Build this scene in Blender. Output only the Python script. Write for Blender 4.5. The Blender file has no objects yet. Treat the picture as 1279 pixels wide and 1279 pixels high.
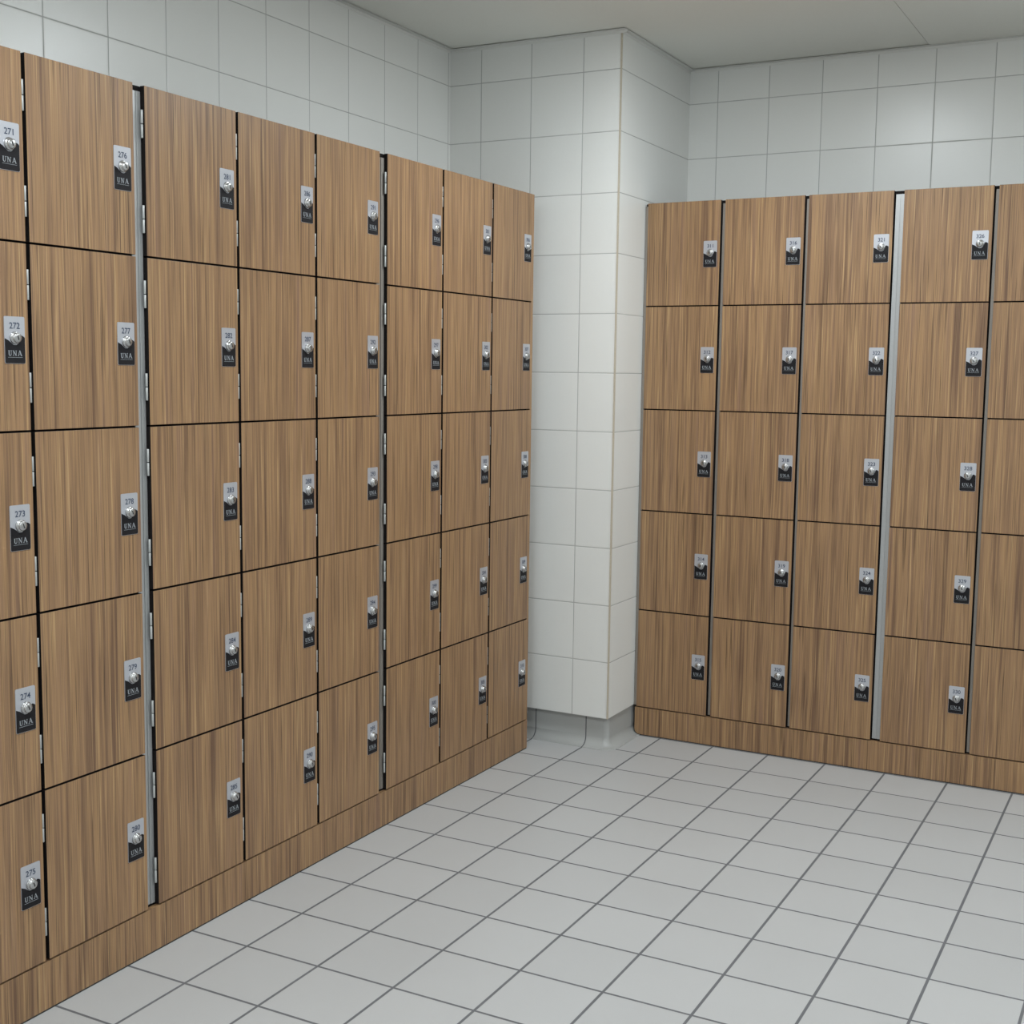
import bpy, bmesh, math, random
from mathutils import Vector, Matrix

C = bpy.context.scene.collection
SC = bpy.context.scene
random.seed(7)

# ------------------------------------------------------------------ helpers
def tag(o, label=None, cat=None, group=None, kind=None):
    if label: o['label'] = label
    if cat: o['category'] = cat
    if group: o['group'] = group
    if kind: o['kind'] = kind
    return o

def mesh_from(bm, name, mats, smooth=False):
    me = bpy.data.meshes.new(name)
    bm.normal_update()
    bm.to_mesh(me); bm.free()
    for m in mats: me.materials.append(m)
    if smooth:
        for p in me.polygons: p.use_smooth = True
    return me

def link(name, me, parent=None, loc=(0, 0, 0)):
    o = bpy.data.objects.new(name, me)
    C.objects.link(o)
    o.location = loc
    if parent: o.parent = parent
    return o

def add_box(bm, lo, hi, mat=0, bevel=0.0):
    vs = [bm.verts.new((x, y, z)) for z in (lo[2], hi[2]) for y in (lo[1], hi[1]) for x in (lo[0], hi[0])]
    fs = []
    for idx in ((0, 2, 3, 1), (4, 5, 7, 6), (0, 1, 5, 4), (2, 6, 7, 3), (0, 4, 6, 2), (1, 3, 7, 5)):
        f = bm.faces.new([vs[i] for i in idx]); f.material_index = mat; fs.append(f)
    if bevel:
        es = list({e for f in fs for e in f.edges})
        bmesh.ops.bevel(bm, geom=es, offset=bevel, segments=2, affect='EDGES', profile=.5, clamp_overlap=True)
    return fs

def add_plate(bm, pts, y0, y1, mat=0):
    """outline pts (x, z) extruded from y0 (back) to y1 (front, towards -y)"""
    a = [bm.verts.new((p[0], y0, p[1])) for p in pts]
    b = [bm.verts.new((p[0], y1, p[1])) for p in pts]
    n = len(pts)
    fs = [bm.faces.new(b), bm.faces.new(a[::-1])]
    for i in range(n):
        j = (i + 1) % n
        fs.append(bm.faces.new((a[i], a[j], b[j], b[i])))
    for f in fs: f.material_index = mat
    bmesh.ops.recalc_face_normals(bm, faces=fs)
    return fs

def rounded(x0, z0, x1, z1, r, seg=4, corners=(1, 1, 1, 1)):
    """rounded rectangle outline; corners: bl, br, tr, tl"""
    out = []
    for k, (cx, cz, a0) in enumerate(((x0 + r, z0 + r, math.pi), (x1 - r, z0 + r, 1.5 * math.pi),
                                      (x1 - r, z1 - r, 0), (x0 + r, z1 - r, .5 * math.pi))):
        if corners[k]:
            for i in range(seg + 1):
                a = a0 + .5 * math.pi * i / seg
                out.append((cx + r * math.cos(a), cz + r * math.sin(a)))
        else:
            out.append([(x0, z0), (x1, z0), (x1, z1), (x0, z1)][k])
    return out

def lathe(bm, prof, seg=28, mat=0, axis='y'):
    rings = []
    for r, h in prof:
        if r < 1e-6:
            rings.append([bm.verts.new((0, -h, 0) if axis == 'y' else (0, 0, h))])
        else:
            ring = []
            for i in range(seg):
                a = 2 * math.pi * i / seg
                ring.append(bm.verts.new((r * math.cos(a), -h, r * math.sin(a)) if axis == 'y'
                                         else (r * math.cos(a), r * math.sin(a), h)))
            rings.append(ring)
    fs = []
    for A, B in zip(rings, rings[1:]):
        for i in range(seg):
            j = (i + 1) % seg
            if len(B) == 1 and len(A) == 1: continue
            if len(B) == 1: fs.append(bm.faces.new((A[i], A[j], B[0])))
            elif len(A) == 1: fs.append(bm.faces.new((A[0], B[j], B[i])))
            else: fs.append(bm.faces.new((A[i], A[j], B[j], B[i])))
    for f in fs: f.material_index = mat
    bmesh.ops.recalc_face_normals(bm, faces=fs)
    return fs

# ------------------------------------------------------------------ materials
class NT:
    def __init__(self, name):
        self.m = bpy.data.materials.new(name); self.m.use_nodes = True
        self.t = self.m.node_tree; self.t.nodes.clear()
        self.out = self.t.nodes.new('ShaderNodeOutputMaterial')
        self.b = self.t.nodes.new('ShaderNodeBsdfPrincipled')
        self.t.links.new(self.b.outputs[0], self.out.inputs[0])
    def n(self, kind, **kw):
        nd = self.t.nodes.new(kind)
        for k, v in kw.items(): setattr(nd, k, v)
        return nd
    def l(self, a, b): self.t.links.new(a, b)
    def val(self, sock, v):
        if hasattr(v, 'is_linked'): self.l(v, sock)
        else: sock.default_value = v
    def math(self, op, a, b=0.0, c=None, clamp=False):
        nd = self.n('ShaderNodeMath', operation=op, use_clamp=clamp)
        self.val(nd.inputs[0], a); self.val(nd.inputs[1], b)
        if c is not None: self.val(nd.inputs[2], c)
        return nd.outputs[0]
    def mix(self, fac, a, b, blend='MIX'):
        nd = self.n('ShaderNodeMix', data_type='RGBA', blend_type=blend)
        self.val(nd.inputs[0], fac)
        for s, v in ((nd.inputs[6], a), (nd.inputs[7], b)):
            if isinstance(v, tuple): s.default_value = v if len(v) == 4 else (*v, 1)
            else: self.l(v, s)
        return nd.outputs[2]
    def noise(self, vec, scale=1.0, detail=2.0, rough=.5):
        nd = self.n('ShaderNodeTexNoise')
        self.l(vec, nd.inputs['Vector'])
        nd.inputs['Scale'].default_value = scale; nd.inputs['Detail'].default_value = detail
        nd.inputs['Roughness'].default_value = rough
        return nd.outputs['Fac']
    def ramp(self, fac, stops):
        nd = self.n('ShaderNodeValToRGB')
        els = nd.color_ramp.elements
        while len(els) < len(stops): els.new(.5)
        for e, (p, c) in zip(els, stops):
            e.position = p; e.color = c if len(c) == 4 else (*c, 1)
        self.l(fac, nd.inputs[0])
        return nd.outputs[0]

def srgb(r, g, b):
    f = lambda v: (v / 255 / 12.92) if v <= 10 else ((v / 255 + .055) / 1.055) ** 2.4
    return (f(r), f(g), f(b))

def simple(name, col, rough=.5, metal=0.0, noise=0.0, spec=.5):
    t = NT(name)
    t.b.inputs['Specular IOR Level'].default_value = spec
    t.b.inputs['Base Color'].default_value = (*col, 1)
    t.b.inputs['Roughness'].default_value = rough
    t.b.inputs['Metallic'].default_value = metal
    if noise:
        tc = t.n('ShaderNodeTexCoord')
        f = t.noise(tc.outputs['Object'], 160, 3)
        t.l(t.mix(f, tuple(c * (1 - noise) for c in col), tuple(min(1, c * (1 + noise)) for c in col)), t.b.inputs['Base Color'])
    return t.m

def tile_mat(name, ax, oh, ph, ov, pv, gw, tile, grout, rough, var=.03, axes_v='Z', bump=.25, speck=.02, rvar=0.0, gfade=.0):
    """square glazed / quarry tiles: joints every ph along axis ax and pv along axis axes_v (world metres)"""
    t = NT(name)
    t.b.inputs['Specular IOR Level'].default_value = .36
    g = t.n('ShaderNodeNewGeometry')
    s = t.n('ShaderNodeSeparateXYZ'); t.l(g.outputs['Position'], s.inputs[0])
    def cell(axis, o, p):
        u = t.math('DIVIDE', t.math('SUBTRACT', s.outputs[axis], o), p)
        fr = t.math('FRACT', u)
        d = t.math('MULTIPLY', t.math('MINIMUM', fr, t.math('SUBTRACT', 1.0, fr)), p)   # distance to the joint
        return t.math('FLOOR', u), d
    ch, dh = cell(ax, oh, ph)
    cv, dv = cell(axes_v, ov, pv)
    d = t.math('MINIMUM', dh, dv)
    mk = t.n('ShaderNodeMapRange', interpolation_type='SMOOTHSTEP')
    t.l(d, mk.inputs[0]); mk.inputs[1].default_value = gw * .5 - .0006; mk.inputs[2].default_value = gw * .5 + .0008
    mk.inputs[3].default_value = 1; mk.inputs[4].default_value = 0
    cb = t.n('ShaderNodeCombineXYZ'); t.l(ch, cb.inputs[0]); t.l(cv, cb.inputs[1])
    wn = t.n('ShaderNodeTexWhiteNoise', noise_dimensions='3D'); t.l(cb.outputs[0], wn.inputs['Vector'])
    per = t.n('ShaderNodeMapRange'); t.l(wn.outputs['Value'], per.inputs[0])
    per.inputs[3].default_value = 1 - var; per.inputs[4].default_value = 1 + var
    n1 = t.noise(g.outputs['Position'], 420, 2)
    n2 = t.noise(g.outputs['Position'], 5, 3)
    sp = t.math('ADD', per.outputs[0], t.math('ADD', t.math('MULTIPLY', t.math('SUBTRACT', n1, .5), speck * 2),
                                              t.math('MULTIPLY', t.math('SUBTRACT', n2, .5), speck * 1.5)))
    col = t.mix(1.0, tile, sp, 'MULTIPLY')
    gn = t.noise(g.outputs['Position'], 9, 3)
    gcol = t.mix(gn, tuple(c * .8 for c in grout), tuple(c * 1.2 for c in grout))
    mask = mk.outputs[0]
    if gfade:
        mask = t.math('MULTIPLY', mask, t.math('ADD', 1 - gfade, t.math('MULTIPLY', t.noise(g.outputs['Position'], 3.1, 2), gfade * 2), clamp=True), clamp=True)
    t.l(t.mix(mask, col, gcol), t.b.inputs['Base Color'])
    rr = t.math('ADD', rough, t.math('MULTIPLY', mk.outputs[0], .85 - rough))
    if rvar: rr = t.math('ADD', rr, t.math('MULTIPLY', t.math('SUBTRACT', n2, .5), rvar))
    t.l(rr, t.b.inputs['Roughness'])
    hb = t.n('ShaderNodeMapRange', interpolation_type='SMOOTHSTEP')
    t.l(d, hb.inputs[0]); hb.inputs[1].default_value = gw * .3; hb.inputs[2].default_value = gw * .5 + .0025
    bp = t.n('ShaderNodeBump'); bp.inputs['Strength'].default_value = bump; bp.inputs['Distance'].default_value = .0015
    hgt = t.math('ADD', hb.outputs[0], t.math('MULTIPLY', n2, .25))
    t.l(hgt, bp.inputs['Height']); t.l(bp.outputs[0], t.b.inputs['Normal'])
    return t.m

def wood_mat():
    t = NT('wood_laminate')
    tc = t.n('ShaderNodeTexCoord'); oi = t.n('ShaderNodeObjectInfo')
    off = t.n('ShaderNodeCombineXYZ')
    t.l(t.math('MULTIPLY', oi.outputs['Random'], 37.0), off.inputs[0])
    t.l(t.math('MULTIPLY', oi.outputs['Random'], 91.0), off.inputs[2])
    add = t.n('ShaderNodeVectorMath', operation='ADD')
    t.l(tc.outputs['Object'], add.inputs[0]); t.l(off.outputs[0], add.inputs[1])
    # slow waviness of the grain
    def sc(sx, sz, vec=add.outputs[0]):
        m = t.n('ShaderNodeVectorMath', operation='MULTIPLY')
        t.l(vec, m.inputs[0]); m.inputs[1].default_value = (sx, sx, sz)
        return m.outputs[0]
    wav = t.noise(sc(9, 3), 1, 1)
    cx = t.n('ShaderNodeCombineXYZ'); t.l(t.math('MULTIPLY', t.math('SUBTRACT', wav, .5), .006), cx.inputs[0])
    add2 = t.n('ShaderNodeVectorMath', operation='ADD'); t.l(add.outputs[0], add2.inputs[0]); t.l(cx.outputs[0], add2.inputs[1])
    P = add2.outputs[0]
    band = t.noise(sc(46, .7, P), 1, 2, .5)        # broad bands
    mid = t.noise(sc(150, 1.6, P), 1, 2, .55)      # streaks
    fine = t.noise(sc(520, 6, P), 1, 2, .6)        # fibres
    dark = t.noise(sc(300, 3.2, P), 1, 1, .5)      # dark pore lines
    lite = t.noise(sc(190, 2.6, P), 1.13, 1, .5)   # pale lines
    base = t.ramp(band, [(.34, WOOD[0]), (.45, WOOD[1]), (.56, WOOD[2]), (.68, WOOD[3])])
    base = t.mix(t.math('MULTIPLY', t.ramp(mid, [(.44, (0, 0, 0)), (.62, (1, 1, 1))]), .8), base, WOOD[4])
    base = t.mix(t.math('MULTIPLY', t.ramp(mid, [(.34, (1, 1, 1)), (.46, (0, 0, 0))]), .45), base, WOOD[0])
    base = t.mix(t.math('MULTIPLY', t.ramp(lite, [(.57, (0, 0, 0)), (.72, (1, 1, 1))]), .62), base, WOOD[5])
    base = t.mix(t.math('MULTIPLY', t.ramp(dark, [(.60, (0, 0, 0)), (.70, (1, 1, 1))]), .75), base, WOOD[6])
    base = t.mix(t.math('MULTIPLY', t.ramp(fine, [(.35, (1, 1, 1)), (.60, (0, 0, 0))]), .28), base, WOOD[6])
    t.l(base, t.b.inputs['Base Color'])
    t.b.inputs['Roughness'].default_value = .40
    t.b.inputs['Specular IOR Level'].default_value = .35
    bp = t.n('ShaderNodeBump'); bp.inputs['Strength'].default_value = .06; bp.inputs['Distance'].default_value = .0006
    t.l(fine, bp.inputs['Height']); t.l(bp.outputs[0], t.b.inputs['Normal'])
    return t.m

LAMP, LAMP_COL = 82.0, (.92, .985, 1.02, 1)
WOOD = [(.162, .091, .054), (.260, .152, .084), (.337, .202, .106), (.267, .156, .099),
        (.378, .227, .110), (.54, .355, .174), (.058, .032, .020)]

M = {
    'wood': wood_mat(),
    'core': simple('black_laminate_core', (.010, .008, .008), .7, 0, 0, .15),
    'body': simple('dark_carcass', (.012, .010, .010), .8, 0, 0, .1),
    'alu': simple('brushed_aluminium', (.41, .415, .415), .42, .45, .05),
    'satin': simple('satin_brown_strip', (.24, .215, .19), .5, .2, .05),  # brown-grey copy of the aluminium, used on some of the strips
    'hinge': simple('hinge_steel', (.50, .51, .50), .42, .35),
    'silver': simple('plate_silver', (.50, .51, .55), .34, .45, .03),
    'black': simple('plate_black', (.012, .011, .013), .6, 0, 0, .2),
    'ink': simple('plate_ink', (.060, .075, .120), .6, 0, 0, .2),
    'letter': simple('plate_lettering', (.30, .32, .34), .5),
    'chrome': simple('lock_chrome', (.48, .48, .48), .26, .9),
    'slot': simple('keyway_dark', (.02, .02, .02), .6),
    'plinth_dark': simple('plinth_base_dark', (.035, .033, .033), .7),
    'ceil': simple('ceiling_panel', (.86, .86, .80), .75, 0, .02),
    'angle': simple('ceiling_angle', (.74, .74, .71), .55),
    'caulk': simple('corner_caulk', (.52, .46, .37), .7, 0, .1),
}
TW, GR = (.770, .775, .752), (.42, .42, .41)
M['w_left'] = tile_mat('wall_tile_left', 'Y', .146, .2009, .109, .2, .0025, TW, GR, .30, .018, gfade=.3)
M['w_chase'] = tile_mat('wall_tile_chase', 'X', .112, .1965, .109, .2, .0025, TW, GR, .30, .018, gfade=.3)
M['w_side'] = tile_mat('wall_tile_side', 'Y', 2.369, .66, .109, .2, .0025, TW, GR, .30, .018, gfade=.3)
M['w_back'] = tile_mat('wall_tile_back', 'X', .3605, .1938, .109, .2, .0025, TW, GR, .30, .018, gfade=.3)
M['w_right'] = tile_mat('wall_tile_right', 'Y', .1, .2, .109, .2, .0025, TW, GR, .30, .018)
M['w_front'] = tile_mat('wall_tile_front', 'X', .1, .2, .109, .2, .0025, TW, GR, .30, .018)
M['floor'] = tile_mat('floor_tile', 'X', .160, .199, .147, .204, .0062, (.445, .445, .445), (.13, .13, .138), .42, .03,
                      axes_v='Y', bump=.35, speck=.035, rvar=.15)
M['cove'] = tile_mat('cove_tile', 'X', -.039, .199, -.5, 3.0, .0036, (.40, .405, .395), (.10, .10, .11), .45, .02, speck=.03)
M['cove_side'] = tile_mat('cove_tile_side', 'Y', 2.405, .198, -.5, 3.0, .003, (.40, .405, .395), (.25, .25, .25), .45, .02, speck=.03)

# ------------------------------------------------------------------ the room shell
XL, YC, XC, YB, XR, YF, ZC = -.407, 2.37, .25, 3.01, 4.2, -3.4, 2.4345

def struct(name, bm, mats):
    return tag(link(name, mesh_from(bm, name, mats)), kind='structure')

bm = bmesh.new(); add_box(bm, (XL - .1, YF - .1, -.1), (XR + .1, YB + .1, 0)); struct('floor', bm, [M['floor']])
bm = bmesh.new(); add_box(bm, (XL - .1, YF, 0), (XL, YC, 2.55)); struct('wall_left', bm, [M['w_left']])
bm = bmesh.new(); add_box(bm, (XC - .05, YB, 0), (XR, YB + .1, 2.55)); struct('wall_back', bm, [M['w_back']])
bm = bmesh.new(); add_box(bm, (XR, YF, 0), (XR + .1, YB + .1, 2.55)); struct('wall_right', bm, [M['w_right']])
bm = bmesh.new(); add_box(bm, (XL - .1, YF - .1, 0), (XR + .1, YF, 2.55)); struct('wall_front', bm, [M['w_front']])
# the boxed-out corner (chase) between the two locker banks: tiles stop above the cove
bm = bmesh.new()
add_box(bm, (XL - .1, YC, .109), (XC, YB + .1, 2.55))
add_box(bm, (XL - .1, YC + .03, 0), (XC - .016, YB + .1, .109))
for f in bm.faces: f.material_index = 1 if abs(f.normal.x) > .5 else 0
bm.normal_update()
for f in bm.faces: f.material_index = 1 if abs(f.normal.x) > .5 else 0
struct('wall_corner', bm, [M['w_chase'], M['w_side']])
# caulked outer edge of the chase
bm = bmesh.new(); add_box(bm, (XC - .0042, YC - .0012, .109), (XC + .0008, YC + .0042, 2.43)); struct('trim_1', bm, [M['caulk']])

# cove base swept round the chase
def cove():
    bm = bmesh.new()
    prof = [(0, .1075), (0, .034)]
    for i in range(1, 8):
        a = math.pi / 2 * i / 7
        prof.append((.034 - .034 * math.cos(a), .034 - .0325 * math.sin(a)))
    prof.append((.034, 0.0))
    yf, xs, r = YC + .018, XC - .006, .020
    path = [((XL, yf), (0, -1)), ((xs - r, yf), (0, -1))]
    for i in range(1, 7):
        a = -math.pi / 2 + math.pi / 2 * i / 7
        path.append(((xs - r + r * math.cos(a), yf + r + r * math.sin(a)), (math.cos(a), math.sin(a))))
    path += [((xs, yf + r), (1, 0)), ((xs, YB), (1, 0))]
    rows = []
    for (px, py), (nx, ny) in path:
        rows.append([bm.verts.new((px + nx * d, py + ny * d, z)) for d, z in prof] +
                    [bm.verts.new((px - nx * .012, py - ny * .012, 0)), bm.verts.new((px - nx * .012, py - ny * .012, .1075))])
    for k, (A, B) in enumerate(zip(rows, rows[1:])):
        n = len(A)
        for i in range(n):
            j = (i + 1) % n
            f = bm.faces.new((A[i], A[j], B[j], B[i]))
            f.material_index = 0 if k == 0 else (2 if k < len(rows) - 2 else 1)
            f.smooth = 1 <= i < n - 4
    bm.faces.new(rows[0]); bm.faces.new(rows[-1][::-1])
    bmesh.ops.recalc_face_normals(bm, faces=bm.faces)
    return bm
struct('baseboard_corner', cove(), [M['cove'], M['cove_side'], simple('cove_corner_piece', (.38, .385, .375), .45, 0, .04)])

# ceiling: two large panels with a joint, and the perimeter angle they sit on
bm = bmesh.new()
add_box(bm, (XL - .1, YF - .1, ZC), (1.1105, YB + .1, ZC + .05))
add_box(bm, (1.1135, YF - .1, ZC - .002), (XR + .1, YB + .1, ZC + .05))
add_box(bm, (XL - .1, YF - .1, ZC + .052), (XR + .1, YB + .1, ZC + .1))
struct('ceiling', bm, [M['ceil']])
def angle(name, a, b, n):
    bm = bmesh.new()
    (x0, y0), (x1, y1) = a, b
    def leg(d, z0, z1):
        xs = sorted((x0, x1, x0 + n[0] * d, x1 + n[0] * d)); ys = sorted((y0, y1, y0 + n[1] * d, y1 + n[1] * d))
        add_box(bm, (xs[0], ys[0], z0), (xs[-1], ys[-1], z1))
    leg(.018, 2.4305, 2.4318); leg(.0016, 2.4215, 2.4305)
    struct(name, bm, [M['angle']])
angle('trim_2', (XL, YF), (XL, YC), (1, 0))
angle('trim_3', (XL + .018, YC), (XC + .018, YC), (0, -1))
angle('trim_4', (XC, YC), (XC, YB), (1, 0))
angle('trim_5', (XC + .018, YB), (XR, YB), (0, -1))

# ------------------------------------------------------------------ locker pieces
_doors = {}
def door_mesh(w, h):
    k = (round(w, 4), round(h, 4))
    if k not in _doors:
        bm = bmesh.new()
        add_box(bm, (-w / 2, 0, -h / 2), (w / 2, .012, h / 2), 0, .0007)
        bm.normal_update()
        for f in bm.faces: f.material_index = 0 if f.normal.y < -.5 else 1
        _doors[k] = mesh_from(bm, 'door', [M['wood'], M['core']])
    return _doors[k]

def stroke(bm, pts, ws, sx, ox, oz, y0, y1, mat):
    """variable-width pen stroke laid out as one strip of plates"""
    L, R = [], []
    for i, (x, z) in enumerate(pts):
        a = Vector(pts[max(0, i - 1)]); b = Vector(pts[min(len(pts) - 1, i + 1)])
        d = (b - a).normalized(); n = Vector((-d.y, d.x)) * ws[i] / 2
        L.append((ox + (x + n.x) * sx, oz + (z + n.y) * sx)); R.append((ox + (x - n.x) * sx, oz + (z - n.y) * sx))
    for i in range(len(pts) - 1):
        add_plate(bm, [L[i], R[i], R[i + 1], L[i + 1]], y0, y1, mat)

def lettering(bm, y0, y1, mat):
    h = .0102; oz = -.0298; sx = h
    S = lambda p, w, ox: stroke(bm, p, w, sx, ox, oz, y0, y1, mat)
    x = -.0168                                              # U
    S([(.20, 1), (.20, .30), (.27, .11), (.44, .03), (.62, .10), (.70, .28), (.72, 1)], [.17, .17, .16, .12, .10, .09, .08], x)
    S([(.02, .965), (.40, .965)], [.07, .07], x); S([(.56, .965), (.90, .965)], [.07, .07], x)
    x = -.0063                                              # N
    S([(.18, 1), (.18, 0)], [.08, .08], x); S([(.16, 1), (.80, 0)], [.17, .17], x); S([(.80, 1), (.80, 0)], [.08, .08], x)
    S([(.0, .965), (.24, .965)], [.07, .07], x); S([(.64, .965), (.96, .965)], [.07, .07], x); S([(.02, .035), (.36, .035)], [.07, .07], x)
    x = .0051                                               # A
    S([(.16, 0), (.52, 1)], [.08, .08], x); S([(.50, 1), (.90, 0)], [.18, .18], x); S([(.28, .34), (.76, .34)], [.07, .07], x)
    S([(.02, .035), (.34, .035)], [.07, .07], x); S([(.70, .035), (1.08, .035)], [.07, .07], x)
    add_plate(bm, [(-.0172, -.0330), (.0166, -.0330), (.0166, -.0324), (-.0172, -.0324)], y0, y1, mat)

def text_polys(txt):
    cu = bpy.data.curves.new('digits', 'FONT'); cu.body = txt; cu.size = 1.0; cu.offset = .012; cu.resolution_u = 3
    o = bpy.data.objects.new('digits', cu); C.objects.link(o)
    dg = bpy.context.evaluated_depsgraph_get(); dg.update()
    me = bpy.data.meshes.new_from_object(o.evaluated_get(dg))
    v = [tuple(p.co) for p in me.vertices]; f = [tuple(p.vertices) for p in me.polygons]
    bpy.data.objects.remove(o); bpy.data.curves.remove(cu); bpy.data.meshes.remove(me)
    return v, f

PW, PH = .048, .089
def plate_mesh(num):
    bm = bmesh.new()
    add_plate(bm, rounded(-PW / 2, -PH / 2, PW / 2, PH / 2, .003), 0, -.0012, 0)
    hw = PW / 2 - .0006; hb = -PH / 2 + .0006; r = .0026
    pts = [(-hw, .0030), (-hw, hb + r)]
    for i in range(5):
        a = math.pi + math.pi / 2 * i / 4
        pts.append((-hw + r + r * math.cos(a), hb + r + r * math.sin(a)))
    for i in range(5):
        a = 1.5 * math.pi + math.pi / 2 * i / 4
        pts.append((hw - r + r * math.cos(a), hb + r + r * math.sin(a)))
    pts += [(hw, .0050), (.0195, .0078), (.0160, .0088), (.0138, .0070), (.0120, .0005), (.0085, -.0060), (.0035, -.0092),
            (-.0030, -.0092), (-.0090, -.0050), (-.0150, -.0008)]
    add_plate(bm, pts, -.0011, -.0016, 1)
    lettering(bm, -.0015, -.0020, 3)
    v, f = text_polys(num)
    xs = [p[0] for p in v]; zs = [p[1] for p in v]
    s = .0122 / (max(zs) - min(zs)); cx = (max(xs) + min(xs)) / 2; cz = (max(zs) + min(zs)) / 2
    nv = [bm.verts.new(((p[0] - cx) * s, -.0016, (p[1] - cz) * s + .0272)) for p in v]
    for q in f:
        fc = bm.faces.new([nv[i] for i in q]); fc.material_index = 2
    return mesh_from(bm, 'number_plate', [M['silver'], M['black'], M['ink'], M['letter']])

def lock_mesh():
    bm = bmesh.new()
    lathe(bm, [(.0122, 0), (.0122, .0022), (.0116, .0036), (.0104, .0044), (.0096, .0042), (.0093, .0082), (.0088, .0094),
               (.0070, .0101), (.0, .0104)], 32, 0)
    for f in bm.faces: f.smooth = True
    a = math.radians(20)
    pts = [(-.0011, -.0042), (.0011, -.0042), (.0011, .0042), (-.0011, .0042)]
    add_plate(bm, [(x * math.cos(a) - z * math.sin(a), x * math.sin(a) + z * math.cos(a)) for x, z in pts], -.0090, -.0107, 1)
    return mesh_from(bm, 'lock', [M['chrome'], M['slot']])

def hinge_mesh():
    bm = bmesh.new()
    for z0, z1 in ((-.029, -.0009), (.0009, .029)):
        fs = lathe(bm, [(0, z0), (.0022, z0), (.0026, z0 + .0005), (.0026, z1 - .0005), (.0022, z1), (0, z1)], 14, 0, 'z')
    for f in bm.faces: f.smooth = abs(f.normal.z) < .5
    for v in bm.verts: v.co.x -= .0048; v.co.y += .0040
    add_box(bm, (-.0024, .0035, -.029), (.0, .0060, .029), 1)
    return mesh_from(bm, 'hinge', [M['hinge'], M['core']])

LOCK, HINGE = lock_mesh(), hinge_mesh()
SEAMS = [1.898, 1.5435, 1.1835, .8235, .463, .1052]
PTOP = [1.7625 - .36 * k for k in range(5)]

def box_part(name, parent, lo, hi, mat, bevel=0.0):
    bm = bmesh.new()
    c = [(a + b) / 2 for a, b in zip(lo, hi)]
    add_box(bm, [a - m for a, m in zip(lo, c)], [b - m for b, m in zip(hi, c)], 0, bevel)
    return link(name, mesh_from(bm, name, [mat]), parent, c)

def make_column(origin, rotz, w, first, label, group, gl, gr):
    """one tier of five lockers; local x to the right, y into the wall; gl / gr = how far the carcass reaches past the doors"""
    root = bpy.data.objects.new('locker_tower', None); C.objects.link(root)
    root.empty_display_size = .1
    root.location = origin; root.rotation_euler = (0, 0, rotz)
    tag(root, label, 'locker', group)
    z0 = origin[2]
    box_part('body', root, (-w / 2 - gl, .0137, .0), (w / 2 + gr, .395, 1.8972 - z0), M['body'])
    for k in range(5):
        top = SEAMS[k] - (.002 if k else 0); bot = SEAMS[k + 1] + (.002 if k < 4 else .0018)
        h = top - bot; zc = (top + bot) / 2
        d = link('door', door_mesh(w, h), root, (0, 0, zc - z0))
        num = str(first + k)
        d['label'] = 'wood-grain locker door numbered ' + num
        px = w / 2 - .0098 - PW / 2
        link('number_plate', plate_mesh(num), d, (px, 0, PTOP[k] - PH / 2 - zc))
        link('lock', LOCK, d, (px, -.0010, PTOP[k] - .0402 - zc))
        for hz in (.079, .276) if rotz else ():
            link('hinge', HINGE, d, (-w / 2, 0, SEAMS[k] - hz - zc))
    return root

def strip(root, x0, x1, y, top, two=True, mat='alu'):
    """slim aluminium cover profile standing in the gap beside the doors"""
    bm = bmesh.new(); z0 = root.location.z
    zb, zt = .110 - z0, top - z0
    if two:
        m = x0 + (x1 - x0) * .56
        add_box(bm, (x0, y, zb), (m - .0012, .0137, zt), 0, .0006)
        add_box(bm, (m - .0012, y + .0012, zb), (m + .0012, .0137, zt), 0)
        add_box(bm, (m + .0012, y - .0012, zb), (x1, .0137, zt), 0, .0006)
    else:
        add_box(bm, (x0, y, zb), (x1, .0137, zt), 0, .0004)
    link('edge_strip', mesh_from(bm, 'edge_strip', [M[mat]]), root)

ZB = .1036
ORD = ['leftmost', 'second from the left', 'third from the left', 'fourth from the left', 'fifth from the left',
       'sixth from the left', 'seventh from the left', 'eighth from the left']
# ---- left bank: faces +x, door edges measured along y
LE = [(-.1600, .1245), (.1335, .4120), (.4453, .7355), (.7442, 1.0350), (1.0440, 1.3250), (1.3628, 1.6535), (1.6625, 1.9555), (1.9640, 2.2310)]
HALF = math.pi / 2
for i, (a, b) in enumerate(LE):
    w = b - a; n = 271 + 5 * i
    gl = (a - LE[i - 1][1]) / 2 - .0004 if i else .010
    gr = (LE[i + 1][0] - b) / 2 - .0004 if i < 7 else .001
    if i in (1, 4): gr = .0004
    if i in (2, 5): gl = a - LE[i - 1][1] - .0008
    if i == 0: lab = 'wood-grain locker tower %d to %d cut off by the left edge of the photo' % (n, n + 4)
    elif i == 7: lab = 'wood-grain locker tower %d to %d at the far end beside the white tiled corner' % (n, n + 4)
    else: lab = 'wood-grain locker tower with doors %d to %d, %s along the left wall' % (n, n + 4, ORD[i])
    r = make_column((0, (a + b) / 2, ZB), HALF, w, n, lab, 'lockers along the left wall', gl, gr)
    if i in (2, 5):
        strip(r, -w / 2 - (a - LE[i - 1][1]) + .0010, -w / 2 - .0012, .0115, 1.886, True, 'alu' if i == 2 else 'satin')  # farther aluminium strip: its brownish reflection is put into the colour
    if i == 7:
        box_part('end_panel', r, (w / 2 + .0018, .0022, 0), (w / 2 + .0150, .395, 1.898 - ZB), M['wood'])
    if i == 0:
        box_part('end_panel', r, (-w / 2 - .026, .0022, 0), (-w / 2 - .0105, .395, 1.898 - ZB), M['wood'])

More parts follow.
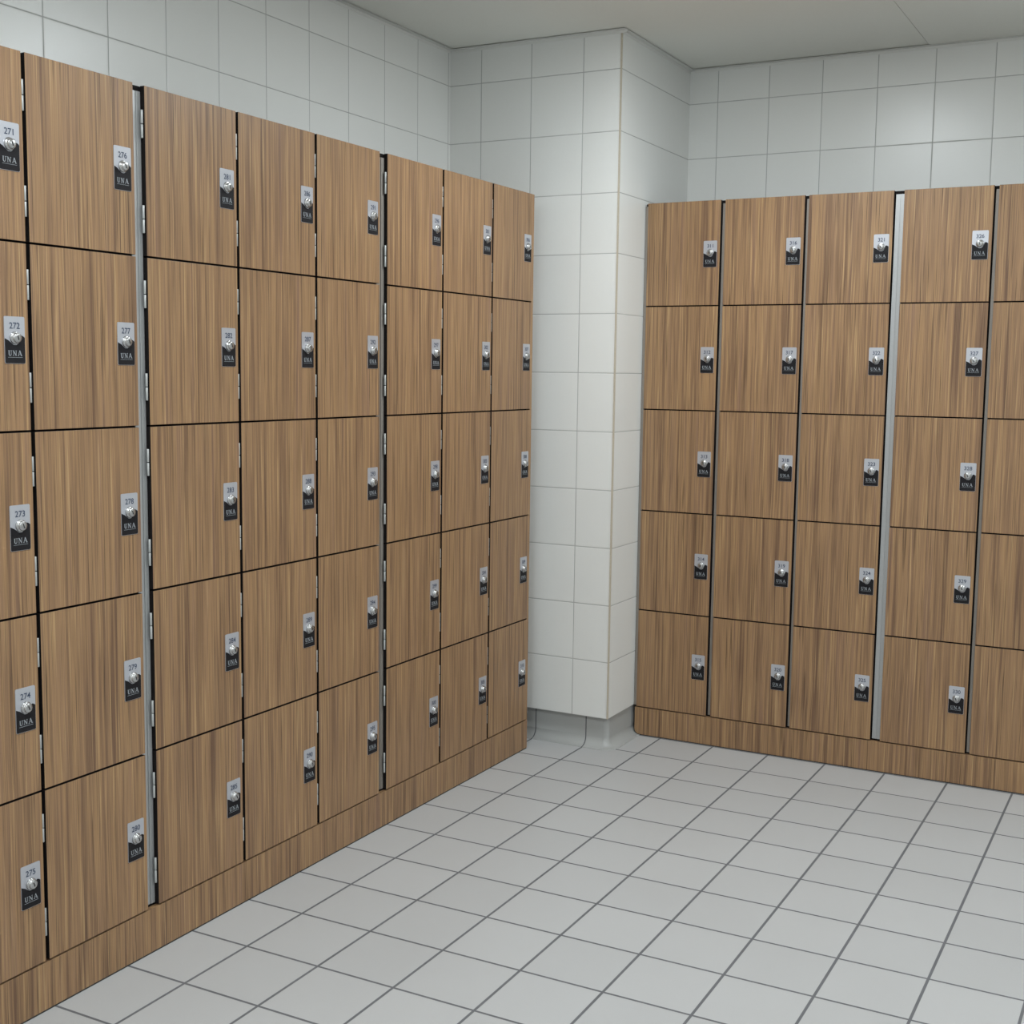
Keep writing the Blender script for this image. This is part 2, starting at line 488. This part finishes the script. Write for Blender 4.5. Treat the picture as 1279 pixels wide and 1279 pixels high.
# ---- right bank: faces -y, door edges measured along x
Y1 = 2.599
RE = [(.2625, .5278), (.5435, .8158), (.8290, 1.1020), (1.1338, 1.4030), (1.4175, 1.6950)]
for i, (a, b) in enumerate(RE):
    w = b - a; n = 311 + 5 * i
    gl = (a - RE[i - 1][1]) - .0044 if i else .0105
    gr = .0032 if i < 4 else .004
    if i == 0: lab = 'wood-grain locker tower %d to %d against the white tiled corner' % (n, n + 4)
    elif i == 3: lab = 'wood-grain locker tower %d to %d right of the wide silver strip on the back wall' % (n, n + 4)
    elif i == 4: lab = 'wood-grain locker tower cut off by the right edge of the photo'
    else: lab = 'wood-grain locker tower with doors %d to %d, %s on the back wall' % (n, n + 4, ORD[i])
    r = make_column(((a + b) / 2, Y1, ZB), 0, w, n, lab, 'lockers along the back wall', gl, gr)
    if i == 0: strip(r, -w / 2 - .0112, -w / 2 - .0010, .0040, 1.888, False, 'satin')
    elif i == 3: strip(r, -w / 2 - (a - RE[i - 1][1]) + .0040, -w / 2 - .0006, .0100, 1.887)
    else: strip(r, -w / 2 - (a - RE[i - 1][1]) + .0042, -w / 2 - .0006, .0090, 1.887, False, 'satin')
    if i == 4: box_part('end_panel', r, (w / 2 + .0045, .0022, 0), (w / 2 + .018, .395, 1.898 - ZB), M['wood'])

# ---- plinths
def plinth(origin, rotz, x0, x1, label, round_left):
    root = bpy.data.objects.new('plinth', None); C.objects.link(root)
    root.location = origin; root.rotation_euler = (0, 0, rotz); tag(root, label, 'plinth')
    bm = bmesh.new()
    pts = rounded(x0, .004, x1, .1032, .020, 6, (round_left, 0, 0, 0))
    add_plate(bm, pts, .018, 0, 0)
    link('board', mesh_from(bm, 'board', [M['wood']]), root)
    bm = bmesh.new()
    add_plate(bm, rounded(x0 - (.004 if round_left else 0), 0, x1, .1034, .021, 6, (round_left, 0, 0, 0)), .395, .0182, 0)
    add_plate(bm, [(x0 + (.02 if round_left else 0), 0), (x1, 0), (x1, .0042), (x0 + (.02 if round_left else 0), .0042)], .0184, .0012, 0)  # thin dark strip along the floor, below the board
    link('base', mesh_from(bm, 'base', [M['plinth_dark']]), root)
plinth((0, 0, 0), HALF, -.186, 2.243, 'long low wood-grain plinth board under the left bank of lockers', 0)
plinth((0, Y1, 0), 0, .2575, 1.713, 'low wood-grain plinth board under the bank of lockers on the back wall', 1)

# ------------------------------------------------------------------ lamps: round opal ceiling lights
bm = bmesh.new()
lathe(bm, [(0, 0), (.172, 0), (.174, -.004), (.174, -.022), (.170, -.026), (.160, -.026), (.160, -.002), (0, -.002)], 48, 0, 'z')
for f in bm.faces: f.smooth = False
RING = mesh_from(bm, 'base_ring', [M['angle']])
bm = bmesh.new()
prof = [(.158, -.012)]
for i in range(1, 10):
    a = math.pi / 2 * i / 10
    prof.append((.158 * math.cos(a), -.021 - .014 * math.sin(a)))
prof.append((0, -.035))
lathe(bm, prof, 48, 0, 'z')
t = NT('opal_diffuser'); t.b.inputs['Base Color'].default_value = (.8, .8, .8, 1)
t.b.inputs['Emission Color'].default_value = LAMP_COL; t.b.inputs['Emission Strength'].default_value = LAMP
OPAL = mesh_from(bm, 'diffuser', [t.m], True)
LIGHTS = [(.88, 1.66), (2.75, 1.66), (.88, -.35), (2.75, -.35), (.88, -2.4), (2.75, -2.4)]
for (x, y) in LIGHTS:
    zc = ZC if x < 1.11 else ZC - .002
    root = bpy.data.objects.new('ceiling_light', None); C.objects.link(root); root.location = (x, y, zc)
    tag(root, 'round opal ceiling light on the white ceiling above the locker room floor', 'light', 'round ceiling lights')
    link('base_ring', RING, root); link('diffuser', OPAL, root)

# ------------------------------------------------------------------ world, camera, view
w = bpy.data.worlds.new('world'); SC.world = w; w.use_nodes = True
w.node_tree.nodes['Background'].inputs[0].default_value = (.6, .62, .64, 1)
w.node_tree.nodes['Background'].inputs[1].default_value = 0.0

F = 1593.284
yaw, pit, rol = -.4904, -.1099, .0130
f = Vector((math.sin(yaw) * math.cos(pit), math.cos(yaw) * math.cos(pit), math.sin(pit)))
r0 = Vector((math.cos(yaw), -math.sin(yaw), 0)); u0 = r0.cross(f)
r = r0 * math.cos(rol) + u0 * math.sin(rol); u = -r0 * math.sin(rol) + u0 * math.cos(rol)
cd = bpy.data.cameras.new('camera'); cam = bpy.data.objects.new('camera', cd); C.objects.link(cam)
cd.sensor_fit = 'HORIZONTAL'; cd.sensor_width = 36; cd.lens = F / 1279 * 36; cd.clip_start = .05
mw = Matrix.Identity(4)
for i in range(3):
    mw[i][0] = r[i]; mw[i][1] = u[i]; mw[i][2] = -f[i]
mw.translation = Vector((1.9927, -1.6211, 1.3113))
cam.matrix_world = mw
SC.camera = cam

SC.view_settings.view_transform = 'Standard'; SC.view_settings.look = 'None'
SC.view_settings.gamma = 1; SC.view_settings.use_curve_mapping = False
SC.view_settings.exposure = 0.0
